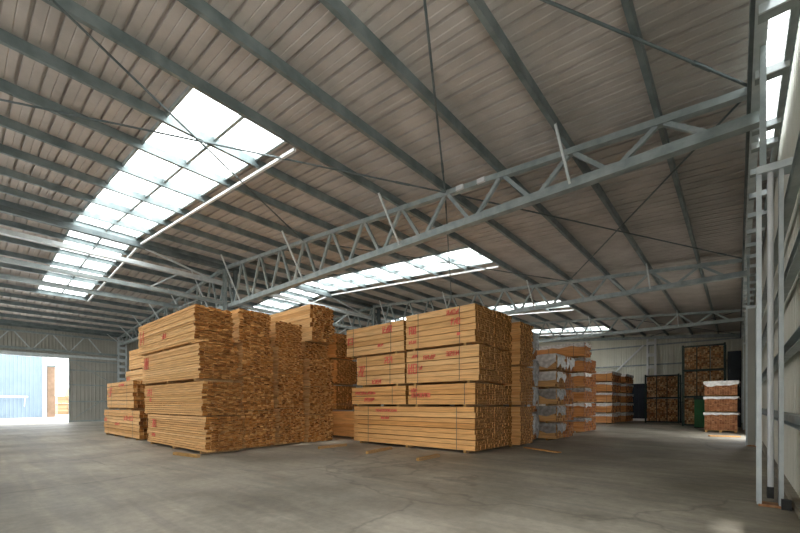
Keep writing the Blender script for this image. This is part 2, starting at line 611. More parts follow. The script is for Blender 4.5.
# ------------------------------------------------------------------ trusses
BCZ = 6.42
tl = ['nearest long steel lattice roof truss crossing the hall', 'second steel lattice roof truss beyond the nearest skylight pair',
      'farthest steel lattice roof truss before the end wall']
for i, ty in enumerate(TR):
    t = thing('roof_truss', (RX, ty, BCZ), tl[i], 'truss', 'lattice roof trusses')
    xe, xw = 0.28, WLX + 0.15
    MB().channel((xe, ty, zp(xe) - 0.07), (RX, ty, zp(RX) - 0.07), 0.14, 0.16, 0.014, flip=1).build('top_chord', 'galv', t)
    MB().channel((RX, ty, zp(RX) - 0.07), (xw, ty, zp(xw) - 0.07), 0.14, 0.16, 0.014, flip=1).build('top_chord', 'galv', t)
    MB().bar((xe, ty + 0.08, BCZ), (RX, ty + 0.08, BCZ), 0.20, 0.20).build('bottom_chord', 'galv', t)
    MB().bar((RX, ty + 0.08, BCZ), (xw, ty + 0.08, BCZ), 0.20, 0.20).build('bottom_chord', 'galv', t)
    nodes = PUR_R + PUR_L
    for k, x in enumerate(nodes):
        for sg in (-1, 1):
            xb = x + sg * 0.72
            if xb > xe - 0.1 or xb < xw:
                continue
            top = (x + sg * 0.07, ty + 0.08, zp(x) - 0.13)
            MB().bar(top, (xb, ty + 0.08, BCZ + 0.08), 0.09, 0.09, up=(0, 1, 0)).build('web_member', 'galv', t)
        if k % 3 == 1 and x > RX + 0.5:                   # fly brace from the purlin to the bottom chord
            MB().bar((x, ty - 0.95, zp(x) + 0.02), (x, ty - 0.02, BCZ), 0.05, 0.05).build('fly_brace', 'galv_bright', t)
        elif k % 2 == 0 and x < RX - 0.5:
            MB().bar((x, ty - 0.95, zp(x) + 0.02), (x, ty - 0.02, BCZ), 0.05, 0.05).build('fly_brace', 'galv_bright', t)
    if i == 0:                                            # small junction boxes on the near truss
        for xx in (-5.75, -5.1):
            MB().box(xx - 0.11, xx + 0.11, ty - 0.07, ty - 0.005, zp(xx) - 0.15, zp(xx) - 0.03).build('junction_box', 'pvc', t)

# ridge columns and ridge girder
for i, ty in enumerate(TR):
    t = thing('steel_column', (RX, ty, 0), ['galvanised steel ridge column rising behind the nearest timber stacks',
              'galvanised ridge column at the second truss, seen over the middle timber stack',
              'galvanised ridge column at the farthest truss'][i], 'column', 'ridge columns')
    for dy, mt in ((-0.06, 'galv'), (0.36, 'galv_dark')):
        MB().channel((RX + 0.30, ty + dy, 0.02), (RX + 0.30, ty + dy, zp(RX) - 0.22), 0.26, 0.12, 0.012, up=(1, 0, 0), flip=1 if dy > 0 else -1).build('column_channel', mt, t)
    MB().box(RX, RX + 0.6, ty - 0.2, ty + 0.5, 0, 0.03).build('base_plate', 'galv_dark', t)
    for k in range(7):
        z = 0.6 + 0.9 * k
        MB().box(RX + 0.43, RX + 0.45, ty - 0.06, ty + 0.36, z, z + 0.2).build('batten_plate', 'galv', t)

rg = thing('ridge_girder', (RX, TR[0], 5.0), 'long steel girder under the ridge with braced chords running past the skylight', 'girder')
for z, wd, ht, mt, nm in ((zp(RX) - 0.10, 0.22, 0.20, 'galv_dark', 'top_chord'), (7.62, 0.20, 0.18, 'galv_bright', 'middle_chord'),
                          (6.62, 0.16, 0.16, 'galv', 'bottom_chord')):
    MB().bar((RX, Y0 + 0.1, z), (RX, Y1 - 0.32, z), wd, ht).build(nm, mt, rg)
for yy in TR:
    for sg in (-1,):
        MB().bar((RX, yy + sg * 3.6, zp(RX) - 0.15), (RX, yy + sg * 0.35, 7.62), 0.07, 0.07).build('diagonal', 'galv_bright', rg)
        MB().bar((RX, yy + sg * 2.2, 7.55), (RX, yy + sg * 3.4, 6.66), 0.06, 0.06).build('diagonal', 'galv_bright', rg)
tb = thing('tie_beam', (-22.0, TR[0], 6.4), 'slim steel tie beam running left of the ridge girder at truss level', 'beam')
MB().channel((-22.0, Y0, 6.5), (-22.0, Y1, 6.5), 0.20, 0.1, 0.012).build('channel', 'galv', tb)
for yy in TR:
    MB().bar((-22.0, yy - 1.4, 6.5), (-22.0, yy - 0.1, 7.3), 0.06, 0.06).build('knee_brace', 'galv_bright', tb)

# ------------------------------------------------------------------ walls
def clad_x(mb, x, ya, yb, za, zb, pitch=0.2, rh=0.03, rw=0.05, sgn=1):
    """ribbed cladding in plane X = x"""
    n = max(1, int(round((yb - ya) / pitch)))
    p = (yb - ya) / n
    prof = []
    for i in range(n):
        a = ya + i * p
        prof += [(a, 0), (a + p - rw - 0.04, 0), (a + p - rw - 0.02, rh), (a + p - 0.02, rh)]
    prof.append((yb, 0))
    za_ = za if callable(za) else (lambda y: za)
    mb.strip([(x + sgn * h, y, za_(y)) for y, h in prof], [(x + sgn * h, y, zb) for y, h in prof])

def clad_y(mb, y, xa, xb, za, ztop, pitch=0.2, rh=0.03, rw=0.05, sgn=-1):
    n = max(1, int(round((xb - xa) / pitch)))
    p = (xb - xa) / n
    prof = []
    for i in range(n):
        a = xa + i * p
        prof += [(a, 0), (a + p - rw - 0.04, 0), (a + p - rw - 0.02, rh), (a + p - 0.02, rh)]
    prof.append((xb, 0))
    mb.strip([(x, y + sgn * h, za) for x, h in prof], [(x, y + sgn * h, ztop(x)) for x, h in prof])

# far gable wall
wf = thing('wall_far', (RX, Y1, 0), 'cream ribbed steel end wall behind the racks', 'wall', kind='structure')
xs = [0.7, -5.8, -12.6, -19.86, -27, -33.5, WLX - 0.1]
for a, b_ in zip(xs[:-1], xs[1:]):
    mb = MB()
    clad_y(mb, Y1, b_, a, 0, lambda x: zp(x) + PD)
    mb.build('cladding_panel', 'wall_cream', wf)
for z in (1.6, 3.2, 4.95, 6.7):
    MB().bar((WLX, Y1 - 0.10, z), (0.6, Y1 - 0.10, z), 0.10, 0.12).build('girt', 'galv', wf)
MB().bar((-6.4, Y1 - 0.2, 6.75), (-8.7, Y1 - 0.2, 4.4), 0.10, 0.14).build('diagonal_brace', 'white_paint', wf)
for a, b_ in ((0.6, RX), (RX, WLX)):
    MB().bar((a, Y1 - 0.2, zp(a) - 0.12), (b_, Y1 - 0.2, zp(b_) - 0.12), 0.2, 0.24).build('rafter', 'galv', wf)
for x, lb in ((-5.8, 'galvanised steel end-wall column left of the tall timber rack'),):
    t = thing('steel_column', (x, Y1 - 0.35, 0), lb, 'column', 'end-wall columns')
    for dx in (-0.22, 0.22):
        MB().channel((x + dx, Y1 - 0.30, 0.02), (x + dx, Y1 - 0.30, zp(x) - 0.25), 0.22, 0.14, 0.014, up=(0, 1, 0), flip=1 if dx < 0 else -1).build('column_channel', 'white_paint', t)  # galvanised steel coloured white to stand in for stronger light
    for k in range(7):
        z = 0.4 + 1.05 * k
        MB().box(x - 0.22, x + 0.22, Y1 - 0.42, Y1 - 0.40, z, z + 0.28).build('batten_plate', 'white_paint', t)
    MB().box(x - 0.35, x + 0.35, Y1 - 0.55, Y1 - 0.10, 0, 0.03).build('base_plate', 'galv_dark', t)

# near gable wall behind the camera
wn_ = thing('wall_near', (RX, Y0, 0), 'ribbed steel end wall behind the viewpoint', 'wall', kind='structure')
NDX0, NDX1, NDZ = -27.0, -12.0, 5.2          # assumed doorway, unseen, added to let in daylight
for xa, xb, za in ((WLX - 0.1, NDX0, 0), (NDX0, NDX1, NDZ), (NDX1, 0.7, 0)):
    mb = MB()
    if xa < RX < xb:
        clad_y(mb, Y0, xa, RX, za, lambda x: zp(x) + PD, sgn=1)
        clad_y(mb, Y0, RX, xb, za, lambda x: zp(x) + PD, sgn=1)
    else:
        clad_y(mb, Y0, xa, xb, za, lambda x: zp(x) + PD, sgn=1)
    mb.build('cladding_panel', 'wall_cream', wn_)
portal('daylight_portal', ((NDX0 + NDX1) / 2, Y0 - 0.05, NDZ / 2), NDX1 - NDX0, NDZ, (0, 1, 0))

# left wall, door head at 5.0, open doorway
DY0, DY1, DZ = -3.0, 9.0, 5.0
wl = thing('wall_left', (WLX, 10, 0), 'grey ribbed left wall around the open sliding doorway', 'wall', kind='structure')
for ya, yb, za in ((Y0, DY0, 0), (DY0, DY1, DZ), (DY1, 19.6, 0), (19.6, 30.2, 0), (30.2, Y1, 0)):
    mb = MB()
    clad_x(mb, WLX, ya, yb, za, zp(WLX) + PD)
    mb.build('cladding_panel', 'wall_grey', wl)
MB().box(WLX - 0.02, WLX + 0.16, DY0, DY1 + 0.5, DZ - 0.02, DZ + 0.16).build('door_head', 'galv_bright', wl)
for z in (1.4, 2.7, 4.0, 5.3):
    MB().bar((WLX + 0.10, DY1 + 0.2, z), (WLX + 0.10, Y1, z), 0.08, 0.12).build('girt', 'galv', wl)
portal('daylight_portal', (WLX - 0.05, (DY0 + 5.93) / 2, DZ / 2), 5.93 - DY0, DZ, (1, 0, 0))

# sliding door leaf, pushed to the right
dr = thing('door_1', (WLX + 0.25, 7.6, 0), 'grey ribbed sliding door leaf pushed right of the open doorway', 'door', kind='structure')
mb = MB()
clad_x(mb, WLX + 0.22, 5.93, 9.3, 0.01, 5.08, pitch=0.24, rh=0.02)
mb.build('door_skin', 'wall_grey', dr)
for z in (0.12, 1.65, 2.95, 4.1, 4.86):
    MB().bar((WLX + 0.29, 5.93, z), (WLX + 0.29, 9.3, z), 0.06, 0.10).build('door_rail', 'galv', dr)
for y in (5.96, 9.27):
    MB().bar((WLX + 0.30, y, 0.05), (WLX + 0.30, y, 4.92), 0.06, 0.10).build('door_stile', 'galv', dr)
MB().bar((WLX + 0.33, 6.2, 0.3), (WLX + 0.33, 9.2, 2.7), 0.04, 0.05).build('door_brace', 'galv', dr)
MB().bar((WLX + 0.33, 9.2, 2.9), (WLX + 0.33, 6.2, 4.7), 0.04, 0.05).build('door_brace', 'galv', dr)

# header truss over the left doorway
ht = thing('header_truss', (WLX + 0.35, 5, 5.5), 'shallow lattice header truss above the open left doorway', 'truss')
hx = WLX + 0.40
MB().bar((hx, Y0 + 0.2, 6.72), (hx, TR[0] - 0.1, 6.72), 0.14, 0.14).build('top_chord', 'galv', ht)
MB().bar((hx, Y0 + 0.2, 5.50), (hx, TR[0] - 0.1, 5.50), 0.14, 0.16).build('bottom_chord', 'galv', ht)
MB().bar((hx - 0.12, DY0 - 1, 5.20), (hx - 0.12, TR[0] - 0.15, 5.20), 0.12, 0.10).build('door_track', 'galv_bright', ht)
y = -9.9
while y < 8.0:
    for sg in (-1, 1):
        MB().bar((hx, y + sg * 0.15, 6.66), (hx, y + sg * 0.95, 5.57), 0.07, 0.07).build('web_member', 'galv_bright', ht)
    y += 2.11

for i, ty in enumerate([TR[0], TR[1]]):
    t = thing('steel_column', (WLX + 0.45, ty + 0.2, 0), ['galvanised lattice column beside the sliding door leaf',
              'galvanised lattice column on the left wall behind the timber stacks'][i], 'column', 'left-wall columns')
    for dy in (-0.22, 0.22):
        MB().channel((WLX + 0.5, ty + 0.2 + dy, 0.02), (WLX + 0.5, ty + 0.2 + dy, zp(WLX) - 0.05), 0.24, 0.10, 0.014, up=(1, 0, 0), flip=1 if dy > 0 else -1).build('column_channel', 'galv_bright', t)
    for k in range(13):
        z = 0.3 + 0.52 * k
        MB().box(WLX + 0.60, WLX + 0.62, ty - 0.02, ty + 0.42, z, z + 0.22).build('batten_plate', 'galv_bright', t)
    MB().box(WLX + 0.25, WLX + 0.75, ty - 0.2, ty + 0.6, 0, 0.03).build('base_plate', 'galv_dark', t)

# ------------------------------------------------------------------ right wall
RDY0, RDY1 = -5.0, 4.0                       # assumed unseen doorway beside the viewpoint, placed for its daylight
wr = thing('wall_right', (WRX, 20, 0), 'cream ribbed right wall with steel girts beside the viewpoint', 'wall', kind='structure')
for ya, yb, za in ((Y0, RDY0, 0), (RDY0, RDY1, 4.95), (RDY1, 20.9, 0), (20.9, 24.0, 4.2), (24.0, 28.5, 0), (28.5, Y1, 0)):  # unseen opening beyond the second column added to brighten the far end
    mb = MB()
    clad_x(mb, WRX + 0.05, ya, yb, za, zp(0) + PD, pitch=0.25)
    mb.build('cladding_panel', 'wall_cream', wr)
for z, (ya, yb) in [(z, p) for z in (1.24, 2.22, 3.26, 4.32) for p in ((RDY1 + 0.1, 20.9), (24.0, Y1))]:
    MB().channel((WRX - 0.02, ya, z), (WRX - 0.02, yb, z), 0.15, 0.10, 0.01, flip=-1).build('girt', 'galv', wr)
MB().box(WRX - 0.04, WRX + 0.12, RDY1, 20.9, 0, 0.10).build('kerb', 'concrete', wr)
MB().box(WRX - 0.03, WRX + 0.04, RDY1, RDY1 + 0.12, 0.1, 4.95).build('door_jamb', 'galv', wr)
portal('daylight_portal', (WRX + 0.15, (RDY0 + RDY1) / 2, 2.45), RDY1 - RDY0, 4.9, (-1, 0, 0))

portal('daylight_portal', (WRX + 0.15, 22.45, 2.1), 3.1, 4.2, (-1, 0, 0))

# eave ladder girder along the right wall
eg = thing('eave_girder', (0.3, 12, 6.3), 'galvanised ladder girder along the top of the right wall', 'girder')
MB().bar((0.16, 2.0, 6.81), (0.16, Y1 - 0.35, 6.81), 0.08, 0.40).build('inner_chord', 'galv_dark', eg)
MB().bar((0.24, 2.0, 6.60), (0.24, Y1 - 0.35, 6.60), 0.14, 0.03).build('inner_flange', 'galv_bright', eg)
MB().bar((0.56, 2.0, 6.62), (0.56, Y1 - 0.35, 6.62), 0.08, 0.14).build('outer_chord', 'galv', eg)
ry = [5.4, 6.84, 8.16, 9.70, 10.36, 11.5]
while ry[-1] < Y1 - 1.6:
    ry.append(ry[-1] + 1.3)
for yy in ry:
    r_ = MB().box(0.20, 0.58, yy, yy + 0.20, 6.50, 6.585).build('rung', 'galv', eg)
    MB().box(0.20, 0.58, yy - 0.03, yy, 6.47, 6.585).build('rung_lip', 'galv_bright', r_)

for i, cy in enumerate((7.65, 18.05, 28.6, 39.0)):
    t = thing('steel_column', (0.36, cy, 0),
              ['nearest galvanised twin-channel column with a pale downpipe inside', 'second galvanised column on the right wall beyond the nearest one',
               'third galvanised column along the right wall', 'farthest galvanised column on the right wall near the end wall'][i], 'column', 'right-wall columns')
    ztop = 4.72
    MB().channel((0.255, cy, 0.02), (0.255, cy, ztop), 0.20, 0.055, 0.012, up=(0, 1, 0), flip=1).build('column_channel', 'galv_bright', t)
    MB().channel((0.432, cy, 0.02), (0.432, cy, ztop), 0.20, 0.048, 0.012, up=(0, 1, 0), flip=-1).build('column_channel', 'galv_bright', t)
    MB().tube((0.347, cy - 0.05, 0.28), (0.347, cy - 0.05, ztop), 0.034, 14).build('downpipe', 'pvc', t, smooth=False)
    MB().box(0.312, 0.382, cy - 0.09, cy + 0.05, 0.12, 0.28).build('pipe_shoe', 'black_rubber', t)
    MB().box(0.22, 0.48, cy - 0.13, cy + 0.13, 0, 0.03).build('base_plate', 'rust', t)
    MB().box(0.20, 0.60, cy - 0.14, cy + 0.14, ztop, ztop + 0.10).build('cap_plate', 'galv_bright', t)
    for dx in (0.27,):
        MB().bar((dx, cy, ztop + 0.1), (dx, cy, 6.55), 0.07, 0.16, up=(0, 1, 0)).build('upper_post', 'galv', t)
    if i > 0:
        MB().box(0.25, 0.445, cy - 0.125, cy - 0.105, 0.05, ztop).build('cover_plate', 'wall_grey', t)
    if i == 0:
        MB().bar((0.50, cy - 0.16, 0.0), (0.50, cy - 0.16, 0.14), 0.08, 0.1).build('pipe_boot', 'black_rubber', t)

# ------------------------------------------------------------------ timber packs
cube = bpy.data.meshes.new('board')
cube.from_pydata([(x, y, z) for z in (-.5, .5) for y in (-.5, .5) for x in (-.5, .5)], [],
                 [(0, 2, 3, 1), (4, 5, 7, 6), (0, 1, 5, 4), (2, 6, 7, 3), (0, 4, 6, 2), (1, 3, 7, 5)])
cube_by_mat = {}
def cube_mesh(mat):
    if mat not in cube_by_mat:
        me = cube.copy()
        me.name = 'board'
        me.materials.append(M[mat])
        cube_by_mat[mat] = me
    return cube_by_mat[mat]

def strokes(mb, x, y, z, wd, ht, n, rnd):
    """blurred red stencil marks: a row of n brush-stroke characters on a face that looks to -Y"""
    cw = wd / n
    for i in range(n):
        a, b = x + i * cw + cw * 0.08, x + (i + 1) * cw - cw * 0.08
        t = min(0.035, cw * 0.22)
        pick = rnd.sample(range(6), rnd.choice((3, 4, 4)))
        for p in pick:
            if p == 0: mb.box(a, a + t, y - 0.006, y, z, z + ht)
            if p == 1: mb.box(b - t, b, y - 0.006, y, z, z + ht)
            if p == 2: mb.box(a, b, y - 0.006, y, z + ht - t, z + ht)
            if p == 3: mb.box(a, b, y - 0.006, y, z + ht / 2 - t / 2, z + ht / 2 + t / 2)
            if p == 4: mb.box(a, b, y - 0.006, y, z, z + t)
            if p == 5: mb.bar((a, y - 0.003, z), (b, y - 0.003, z + ht), t, 0.006, up=(0, 1, 0))

def pack(label, x0, x1, y0, y1, z0, z1, courses, across, wood_mat='pine', single=True, gaps=0, jit=0.05,
         straps=(), marks=(), bearers=True, bh=0.07, sub=1, seam=0.07, group=None, cat='timber pack', name='timber_pack', seed=0):
    rnd = random.Random(seed * 977 + int(x0 * 100) + int(z0 * 1000))
    root = thing(name, ((x0 + x1) / 2, (y0 + y1) / 2, z0), label, cat, group)
    L0 = world_loc(root)
    bh = bh if bearers else 0.0
    zb = z0 + bh
    t = (z1 - zb) / courses
    wy = (y1 - y0) / across
    mb = MB()
    cm = cube_mesh(wood_mat)
    for c in range(courses):
        g = 0.0 if c == courses - 1 else 0.024 if gaps and (c + 1) % gaps == 0 else t * seam
        za = zb + c * t
        zt = za + t - g
        for a in range(across):
            xa = x0 + rnd.uniform(-jit, jit * 0.6)
            xb = x1 + rnd.uniform(-jit, jit)
            if rnd.random() < 0.06:
                xb += rnd.uniform(-2 * jit, 1.4 * jit)
            ya = y0 + a * wy + rnd.uniform(0, 0.004)
            yb = ya + wy - 0.006
            if a == 0:
                ya -= rnd.uniform(0, 0.012)
            if a == 0 and single:
                ya -= rnd.uniform(0, 0.022)
                o = bpy.data.objects.new('board', cm)
                o.location = Vector(((xa + xb) / 2, (ya + yb) / 2, (za + zt) / 2)) - L0
                o.scale = (xb - xa, yb - ya, zt - za)
                o.parent = root
                col.objects.link(o)
            else:
                for q in range(sub):
                    mb.box(xa, xb + (rnd.uniform(-jit, jit) if q else 0), ya, yb, za + (zt - za) * q / sub + (0.003 if q else 0), za + (zt - za) * (q + 1) / sub - 0.003)
    o = mb.build('stacked_boards', wood_mat, root)
    o['kind'] = 'stuff'
    if bearers:
        n = max(2, int((x1 - x0) / 1.3))
        for k in range(n):
            xx = x0 + 0.35 + (x1 - x0 - 0.7) * k / (n - 1)
            MB().box(xx - 0.045, xx + 0.045, y0 - 0.02, y1 + 0.01, z0, zb).build('bearer', 'dunnage', root)
    for sx in straps:
        xx = x0 + (x1 - x0) * sx
        m_ = MB()
        e = 0.040
        m_.box(xx - 0.011, xx + 0.011, y0 - e, y0 - e + 0.003, zb - 0.004, z1 + 0.004)
        m_.box(xx - 0.011, xx + 0.011, y1 + 0.002, y1 + 0.005, zb - 0.004, z1 + 0.004)
        m_.box(xx - 0.011, xx + 0.011, y0 - e, y1 + 0.005, z1 + 0.001, z1 + 0.004)
        m_.build('strap', 'strap', root)
    for (fx, fz, fw, fh, n) in marks:
        m_ = MB()
        strokes(m_, x0 + (x1 - x0) * fx, y0 - 0.036, zb + (z1 - zb) * fz, (x1 - x0) * fw, (z1 - zb) * fh, n, rnd)
        m_.build('red_stencil', 'red_paint', root)['label'] = 'blurred red stencil marks'
    return root

def wrap(root, x0, x1, y0, y1, z1, drop, mat, seed=1, mesh_n=14):
    """crumpled film sheet lying over the top and hanging down the -Y face and the +X end"""
    rnd = random.Random(seed)
    mb = MB()
    e = 0.03
    def up(x, y):
        return z1 + 0.004 + 0.012 * rnd.random()
    # top
    n = mesh_n
    rows = []
    for i in range(n + 1):
        x = x0 + (x1 + e - x0) * i / n
        rows.append([(x, (y0 - e) + (y1 - y0 + e) * j / 6, up(x, 0)) for j in range(7)])
    for i in range(n):
        mb.strip(rows[i], rows[i + 1])
    # front skirt
    top = [r[0] for r in rows]
    prev = top
    nr = 4
    dr_ = [drop * rnd.uniform(0.55, 1.15) for _ in top]
    for k in range(1, nr + 1):
        cur = [(p[0], p[1] - rnd.uniform(0, 0.03), z1 - dr_[i] * k / nr) for i, p in enumerate(top)]
        mb.strip(prev, cur)
        prev = cur
    # end skirt
    top = rows[-1]
    prev = top
    dr_ = [drop * rnd.uniform(0.6, 1.2) for _ in top]
    dr_[0] = drop * 1.1
    for k in range(1, nr + 1):
        cur = [(p[0] + rnd.uniform(0.02, 0.06), p[1], z1 - dr_[i] * k / nr) for i, p in enumerate(top)]
        mb.strip(prev, cur)
        prev = cur
    return mb.build('plastic_wrap', mat, root)

TIER = {4: ['bottom', 'second', 'third', 'topmost'], 5: ['bottom', 'second', 'middle', 'fourth', 'topmost'],
        3: ['bottom', 'middle', 'topmost'], 2: ['lower', 'upper'], 6: ['bottom', 'second', 'third', 'fourth', 'fifth', 'topmost']}

# --- left block: end faces look to +X
LB = [
    ('leaning front stack left of the hall', -16.4, -11.42, 4.74, 5.84, [(0.0, 1.08), (1.09, 2.10), (2.11, 3.17), (3.18, 4.24)], 0.095, 14, 9, True),
    ('second stack behind the leaning front one', -16.8, -11.80, 6.10, 7.16, [(0.0, 1.22), (1.23, 2.30), (2.31, 3.36), (3.37, 4.46)], 0.055, 24, 9, True),
    ('third stack from the front of the left block', -17.0, -12.02, 7.46, 8.48, [(0.0, 1.28), (1.29, 2.52), (2.53, 3.44), (3.45, 4.34)], 0.035, 24, 9, False),
]
LM = {(0, 0): [(.10, .55, .09, .28, 2), (.10, .22, .07, .12, 2)], (0, 1): [(.07, .62, .10, .24, 2), (.12, .42, .04, .15, 1)],
      (0, 2): [(.06, .50, .09, .40, 2)], (0, 3): [(.06, .32, .08, .45, 1), (.50, .30, .07, .16, 2)]}
for si, (desc, xa, xb, ya, yb, tiers, lean, nc, na, single) in enumerate(LB):
    for ti, (z0, z1) in enumerate(tiers):
        dy = -lean * ti
        dx = [0.0, -0.02, 0.05, -0.06][ti]
        pack('%s timber pack in the %s' % (TIER[len(tiers)][ti], desc), xa + dx, xb + dx, ya + dy, yb + dy, z0, z1, nc, na,
             single=single, seam=0.2 if si == 0 else 0.1, sub=2 if si == 0 else 1, jit=0.075, marks=LM.get((si, ti), ()), bh=(0.08 if ti == 0 else 0.075 if ti == 2 else 0.035) if si == 0 else (0.07 if ti == 0 else 0.018), group='packs of the left block', seed=si * 10 + ti)
o = MB().box(-11.76, -10.98, 4.47, 4.62, 3.172, 3.212).build('timber_plank', 'pine')
tag(o, 'thin plank sticking out under the top pack of the leaning stack', 'plank')
# stack four: smaller packs with a tall thick-board pack on top
for ti, (z0, z1, x1, nc, na, sg) in enumerate([(0.0, 1.04, -12.15, 20, 9, False), (1.05, 2.10, -12.15, 22, 9, False), (2.11, 3.17, -12.15, 22, 9, False),
                                               (3.18, 3.82, -12.45, 13, 9, False), (3.83, 5.22, -12.10, 8, 9, True)]):
    pack('%s timber pack in the tallest rear stack of the left block' % TIER[5][ti], x1 - 5.0, x1, 8.78 + 0.02 * ti, 9.92, z0, z1, nc, na, single=sg,
         jit=0.075, bh=0.02, sub=3 if ti == 4 else 1, group='packs of the left block', seed=40 + ti)
# stack five, in the gap towards the middle block
for ti, (z0, z1, x1, nc, na, sg) in enumerate([(0.0, 1.12, -11.9, 8, 10, True), (1.16, 2.26, -13.3, 20, 9, False), (2.3, 3.4, -13.25, 20, 9, False), (3.44, 4.56, -13.3, 20, 9, False)]):
    pack('%s timber pack in the narrow stack seen between the two blocks' % TIER[4][ti], x1 - 5.0, x1, 11.05, 12.25, z0, z1, nc, na, 'pine_warm', single=sg,
         jit=0.05, group='packs of the left block', seed=60 + ti)

# --- low stack by the sliding door
pack('lower timber pack with red marks in the low stack by the sliding door', -23.2, -17.8, 4.85, 6.05, 0.0, 1.18, 8, 10, gaps=2, straps=(0.15, 0.85),
     marks=[(.02, .52, .10, .14, 2), (.62, .62, .24, .18, 3), (.36, .40, .14, .10, 2)], group='low stack by the sliding door', seed=70)
pack('upper timber pack in the low stack by the sliding door', -22.8, -18.7, 4.88, 6.05, 1.22, 2.42, 7, 10, gaps=2, straps=(0.2, 0.8),
     marks=[(.08, .45, .16, .35, 2), (.5, .82, .2, .1, 3)], group='low stack by the sliding door', seed=71)
for ti in range(4):
    pack('%s timber pack in the stack just behind the low one' % TIER[4][ti], -25.3 + (0.6 if ti == 3 else 0), -20.2, 6.25, 7.4, 1.07 * ti, 1.07 * (ti + 1), 8, 10,
         single=ti >= 2, gaps=2, marks=[(.05, .4, .1, .3, 2)] if ti == 2 else (), group='stack behind the low one', seed=80 + ti)

# --- middle block
MY0, MY1 = 9.95, 11.10
g_ = 'front packs of the middle block'
pack('long bottom timber pack of the middle block front', -10.92, -5.75, MY0, MY1, 0.0, 1.36, 8, 11, 'pine_warm', sub=3, bh=0.08, gaps=2, jit=0.014, straps=(0.15, 0.88),
     marks=[(.22, .86, .20, .07, 7), (.27, .66, .08, .09, 2)], group=g_, seed=100)
pack('shallow timber pack at the left above the long bottom pack', -11.05, -8.38, MY0, MY1, 1.363, 2.06, 4, 11, 'pine_warm', sub=3, bh=0.08, gaps=2, jit=0.014, straps=(0.78,),
     marks=[(.08, .58, .40, .16, 7), (.26, .16, .20, .20, 3)], group=g_, seed=101)
pack('shallow timber pack at the right above the long bottom pack', -8.26, -5.74, MY0, MY1, 1.363, 2.06, 4, 11, 'pine_warm', sub=3, bh=0.08, gaps=2, jit=0.014, straps=(0.14, 0.86),
     marks=[(.05, .36, .32, .22, 5), (.05, .64, .10, .2, 2)], group=g_, seed=102)
pack('left timber pack with red marks in the third tier of the middle block', -10.75, -8.42, MY0, MY1, 2.063, 3.17, 6, 11, 'pine_mid', sub=3, bh=0.08, gaps=2, jit=0.014, straps=(0.22, 0.72),
     marks=[(.03, .30, .16, .38, 2), (.60, .70, .17, .22, 2), (.34, .03, .20, .14, 3)], group=g_, seed=103)
pack('right timber pack with red marks in the third tier of the middle block', -8.34, -5.62, MY0, MY1, 2.063, 3.18, 6, 11, 'pine_mid', sub=3, bh=0.08, gaps=2, jit=0.014, straps=(0.18, 0.76),
     marks=[(.03, .28, .14, .32, 2), (.08, .78, .10, .10, 2), (.26, .70, .18, .13, 4), (.58, .74, .18, .14, 4), (.20, .4, .05, .12, 1)], group=g_, seed=104)
pack('left timber pack with red marks on top of the middle block', -11.35, -8.46, MY0, MY1, 3.173, 4.27, 6, 11, 'pine_mid', sub=3, bh=0.08, gaps=2, jit=0.014, straps=(0.14, 0.80),
     marks=[(.03, .42, .11, .26, 2), (.66, .66, .16, .24, 3), (.58, .22, .10, .10, 2)], group=g_, seed=105)
pack('right timber pack with red marks on top of the middle block', -8.36, -5.74, MY0, MY1, 3.183, 4.37, 6, 11, 'pine_mid', sub=3, bh=0.08, gaps=2, jit=0.014, straps=(0.20, 0.80),
     marks=[(.05, .42, .12, .24, 2), (.05, .14, .12, .10, 3), (.62, .80, .17, .14, 4), (.68, .52, .13, .18, 3), (.76, .22, .05, .08, 1)], group=g_, seed=106)
for ti, (z0, z1, nc) in enumerate([(0.0, 1.36, 12), (1.363, 2.06, 6), (2.063, 3.18, 10), (3.183, 4.42, 11)]):
    pack('%s timber pack in the second stack back of the middle block' % TIER[4][ti], -10.9, -5.80, 11.24, 12.44, z0, z1, nc, 11, 'pine_warm', sub=2, single=ti == 3, jit=0.02,
         group='second row of the middle block', seed=110 + ti)
for ti, (z0, z1, nc) in enumerate([(0.0, 1.36, 12), (1.363, 2.72, 12), (2.723, 4.22, 13)]):
    pack('%s timber pack in the third stack back of the middle block' % TIER[3][ti], -10.6, -5.52, 12.52, 13.58, z0, z1, nc, 10, 'pine_warm', sub=2, single=ti == 2, jit=0.02,
         group='third row of the middle block', seed=120 + ti)

# --- wrapped packs beyond the middle block
for ti, (z0, z1) in enumerate([(0.0, 1.06), (1.08, 2.10), (2.12, 3.14), (3.16, 4.2)]):
    p = pack('%s grey film-wrapped timber pack just behind the middle block' % TIER[4][ti], -10.6, -6.02, 14.1, 15.2, z0, z1, 8, 10, 'pine_red', single=False,
             group='film-wrapped packs', seed=130 + ti)
    wrap(p, -10.6, -6.0, 14.08, 15.2, z1, 0.84, 'film_grey', 130 + ti)
for ci, (ya, yb, desc) in enumerate(((15.6, 16.6, 'near loosely wrapped stack with torn film'), (16.66, 17.7, 'far loosely wrapped stack with torn film'))):
    for ti in range(5):
        z0, z1 = 0.69 * ti, 0.69 * ti + 0.67
        p = pack('%s timber pack in the %s' % (TIER[5][ti], desc), -10.4, -5.42, ya, yb, z0, z1, 5, 8, 'pine_red' if ci else 'pine_mid', single=ci == 0,
                 jit=0.06, straps=(0.85,), group='loosely wrapped packs', seed=140 + ci * 10 + ti)
        if ci == 0 or ti == 4:
            wrap(p, -10.4, -5.42, ya - 0.02 + 0.09 * ci, yb, z1, 0.36 if ti != 4 else 0.5, 'film_grey' if ti < 3 else 'film_white', 150 + ci * 10 + ti)
